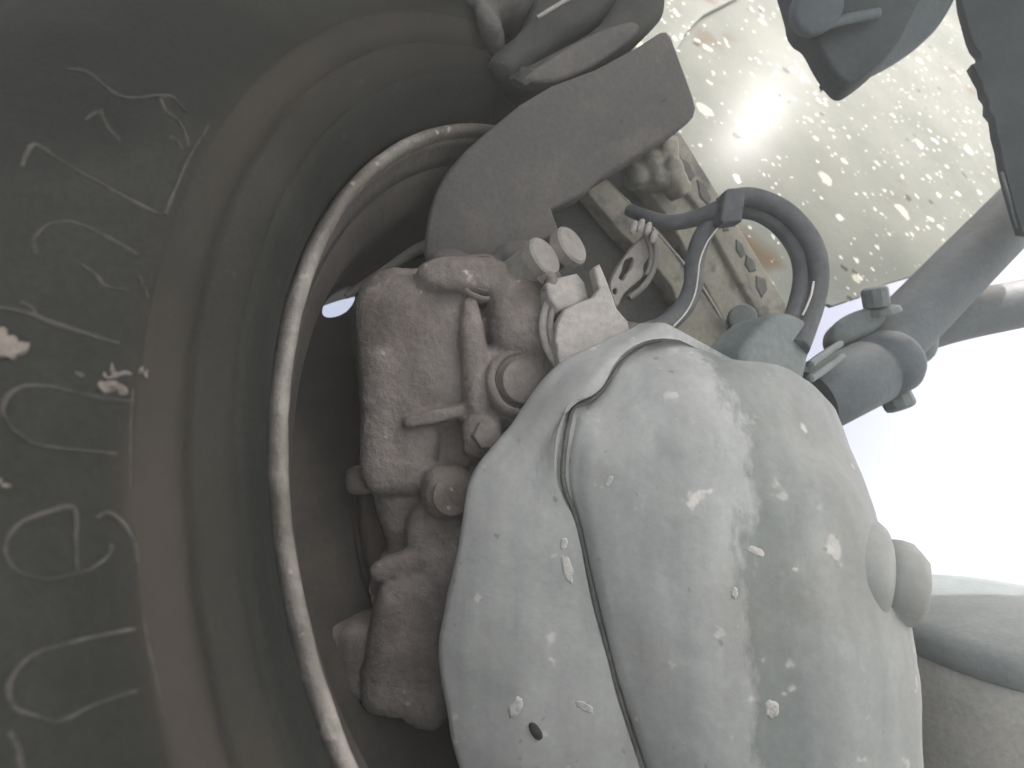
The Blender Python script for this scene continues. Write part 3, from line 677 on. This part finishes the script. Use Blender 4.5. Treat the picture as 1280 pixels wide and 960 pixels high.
p_, n_ = surf(669, 916)
bm = bmesh.new(); add_lump(bm, p_, .0028, .0052, .0022, frame_from(n_) @ Matrix.Rotation(.6, 3, 'Z'), 2.2, 14, 8)
bm_obj('drain_hole_shade', bm, M['black'], ch)  # solid black lump, painted as the dark inside the hole

# ------------------------------------------------------------------ dark rubber air spring at the top
air = thing('air_spring', 'dark folded rubber bellows above the bracket at the top edge', 'air spring', P(720, 50, .55))
AN = V((.15, -.97, -.2)).normalized()
plate('bellows', smooth_outline([(613, 80), (634, 98), (650, 92), (700, 55), (760, 20), (810, -30), (690, -40), (655, 30), (622, 60)], 4), P(700, 40, .552), AN, .08, M['rubber'], air, .011, res=5)
plate('bellows', smooth_outline([(638, 92), (655, 107), (690, 110), (742, 90), (792, 57), (824, 28), (836, 8), (834, -25), (800, -45), (755, 24), (692, 62)], 4), P(730, 60, .548), AN, .08, M['rubber'], air, .012, res=5)
plate('piston_face', smooth_outline([(655, 98), (692, 102), (735, 86), (775, 60), (800, 38), (790, 26), (745, 40), (692, 70)], 4), P(730, 60, .5465), AN, .01, M['plate'], air, .003)
tube('edge_strip', [P(672, 22, .548), P(688, 12, .547), P(715, -4, .546)], .0016, M['light_steel'], air)
mount = thing('spring_mount', 'rough grey casting beside the rubber bellows at the top edge', 'mount', P(610, 20, .57))
bm = bmesh.new()
for (x, y, rx, ry, a) in ((605, 5, 32, 36, 0), (640, -5, 50, 30, -35), (612, 48, 12, 26, -20), (668, 10, 40, 12, -38), (590, -15, 26, 30, 0)):
    add_lump(bm, P(x, y, .575), s(rx, .575), .03, s(ry, .575), Matrix.Rotation(radians(a), 3, 'Y'), 3)
cast('casting', bm, M['plate'], mount, .0025, 2, ((60, .004), (160, .0016)))

# ------------------------------------------------------------------ splashed metal sheet
SN = (RW.to_3x3().inverted() @ S - ray(845, 222).normalized()).normalized(); SP = P(930, 170, .95)
sheet = thing('mudguard_sheet', 'sunlit pale metal mudguard sheet spattered with white flecks and brown stains', 'mudguard', SP)
plate('sheet', [(760, -70), (1340, -70), (1340, 283), (1282, 302), (1180, 334), (1082, 362), (1076, 371), (1040, 383), (1034, 380), (985, 430), (930, 390), (780, 140)], SP, SN, .004, M['sheet'], sheet, .001)
plate('edge_strip', [(760, -60), (930, -60), (925, -5), (880, 18), (858, 40), (846, 62), (780, 110)], SP+SN*.007, SN, .004, M['sheet'], sheet, .001)
for o_ in ([(895, 0), (925, -20), (928, -18), (897, 3)], [(905, 14), (938, -8), (940, -6), (908, 17)], [(932, 26), (968, 2), (969, 5), (934, 29)]):
    pass

# ------------------------------------------------------------------ dark bracket cup at the top
cup = thing('damper_bracket', 'dark slate rounded bracket hanging from the top edge before the sheet', 'bracket', P(1070, 40, .66))
QN = V((-.15, -.97, .1)).normalized()
plate('bracket_face', smooth_outline([(994, -60), (993, 8), (1001, 31), (1016, 43), (1030, 68), (1046, 92), (1060, 103), (1076, 97), (1108, 70), (1135, 30), (1160, -60)], 4), P(1070, 30, .65), QN, .03, M['slate_black'], cup, .004)
plate('bracket_flank', smooth_outline([(1062, 104), (1080, 101), (1112, 86), (1150, 60), (1180, 28), (1204, -20), (1210, -60), (1120, -60), (1110, 30), (1080, 80)], 4), P(1120, 30, .675), V((.5, -.85, -.2)), .03, M['blue_dark'], cup, .005)
bm = bmesh.new(); add_lathe(bm, pin(.020, .016, .004), P(1016, 14, .648), V((-.1, -.9, -.35)).normalized(), 24); bm_obj('bolt', bm, M['blue_dark'], cup)
tube('lever', [P(1030, 32, .64), P(1060, 24, .638), P(1098, 17, .638)], .0045, M['blue_dark'], cup)

# ------------------------------------------------------------------ hanging dark flap at right
flap = thing('mud_flap', 'dark slate rubber flap with a ragged edge hanging at the right edge', 'mud flap', P(1250, 100, .7))
fo = [(1196, -60), (1203, 5), (1209, 28), (1214, 46), (1219, 58), (1226, 66), (1227, 74), (1215, 80), (1221, 92), (1228, 104), (1230, 116), (1236, 124), (1236, 138), (1243, 146), (1246, 168), (1251, 186), (1254, 206), (1260, 230), (1268, 258), (1278, 290), (1340, 300), (1340, -60)]
plate('flap', fo, P(1250, 100, .70), V((-.25, -.95, .05)), .012, M['slate_black'], flap, .0012, smooth=False)
tube('piping', [P(1252, 215, .694), P(1262, 250, .694), P(1272, 285, .694)], .0012, M['blue_mid'], flap)

# ------------------------------------------------------------------ damper strut with bolted eye clamp, second rod behind
st = thing('damper_strut', 'dark slate strut tube rising to the right from a bolted eye clamp', 'strut', P(1090, 440, .72))
tube('strut_tube', [P(1072, 470, .70), P(1110, 430, .72), P(1190, 348, .76), P(1250, 287, .79), P(1330, 205, .83)], s(36, .76), M['blue_dark'], st, seg=28, n=4)
ax = (P(1130, 450, .70)-P(1010, 510, .66)).normalized()
bm = bmesh.new(); add_lathe(bm, [(0, -.015), (.027, -.015), (.0285, -.01), (.0285, .052), (.026, .055), (.026, .059), (.0285, .062), (.0285, .080), (.025, .087), (.016, .091), (0, .092)], P(1030, 494, .64), ax, 40)
o = bm_obj('eye_bush', bm, M['blue_dark'], st); o.data.set_sharp_from_angle(angle=radians(40))
plate('clamp_half', smooth_outline([(1039, 424), (1041, 408), (1056, 394), (1080, 384), (1100, 382), (1110, 395), (1096, 412), (1068, 428), (1048, 434)], 4), P(1075, 408, .685), V((-.2, -.95, .2)), .03, M['blue_mid'], st, .006)
plate('clamp_half', smooth_outline([(1098, 430), (1120, 428), (1136, 445), (1143, 465), (1139, 482), (1128, 494), (1108, 500), (1090, 480)], 4), P(1120, 465, .69), V((.2, -.95, 0)), .03, M['blue_mid'], st, .006)
def bolt2(px, py, d, r, h, axis):
    bm = bmesh.new(); add_lathe(bm, pin(r, h, r*.3), P(px, py, d), axis.normalized(), 10)
    o = bm_obj('bolt', bm, M['blue_mid'], st, False); return o
bolt2(1096, 382, .69, .011, .017, V((-.25, -.15, .95))); bolt2(1104, 392, .69, .015, .006, V((-.25, -.15, .95)))
bolt2(1116, 488, .675, .0125, .018, V((.25, -.3, -.9)))
rod = thing('tie_rod', 'slate grey rod running right behind the strut clamp', 'rod', P(1220, 390, .8))
tube('rod_tube', [P(1090, 428, .80), P(1180, 400, .82), P(1260, 383, .84), P(1350, 366, .86)], .0265, M['blue_dark'], rod, seg=28, n=4)
bm = bmesh.new(); add_lump(bm, P(1125, 425, .78), .03, .03, .028, None, 2.6); bm_obj('rod_end', bm, M['blue_mid'], rod)

# ------------------------------------------------------------------ rounded tank at lower right
tank = thing('air_bag_piston', 'rounded slate grey air bag with paler base at the lower right corner', 'air bag', P(1265, 950, .68))
tax = V((.02, -.02, .99)).normalized(); tb = P(1268, 786, .70)
bm = bmesh.new(); add_lathe(bm, [(.116, -.010), (.119, -.006), (.119, .003), (.115, .010), (.10, .0155), (.07, .0195), (.03, .0215), (0, .022)], tb, tax, 64)
bm_obj('rubber_dome', bm, M['blue_mid'], tank)
bm = bmesh.new(); add_lathe(bm, [(0, -.26), (.105, -.26), (.112, -.15), (.115, -.04), (.115, -.008), (.10, -.008)], tb, tax, 64)
bm_obj('base', bm, M['pale_base'], tank)

# ------------------------------------------------------------------ pale volume added to stand in for lens flare veil
hz = world_box('veil_haze', (-30, -30, -1.0), (30, 30, CAM_H+1.25), M['ground'], 'stuff')
hm = bpy.data.materials.new('flare_veil'); hm.use_nodes = True; N_ = hm.node_tree.nodes; N_.remove(N_["Principled BSDF"])
pv = N_.new("ShaderNodeVolumePrincipled"); pv.inputs["Color"].default_value = (.88, .955, .965, 1); pv.inputs["Density"].default_value = .165; pv.inputs["Anisotropy"].default_value = 0.2
hm.node_tree.links.new(pv.outputs[0], N_["Material Output"].inputs["Volume"])
hz.data.materials.clear(); hz.data.materials.append(hm)
hz["label"] = "pale haze added as lens flare veil"
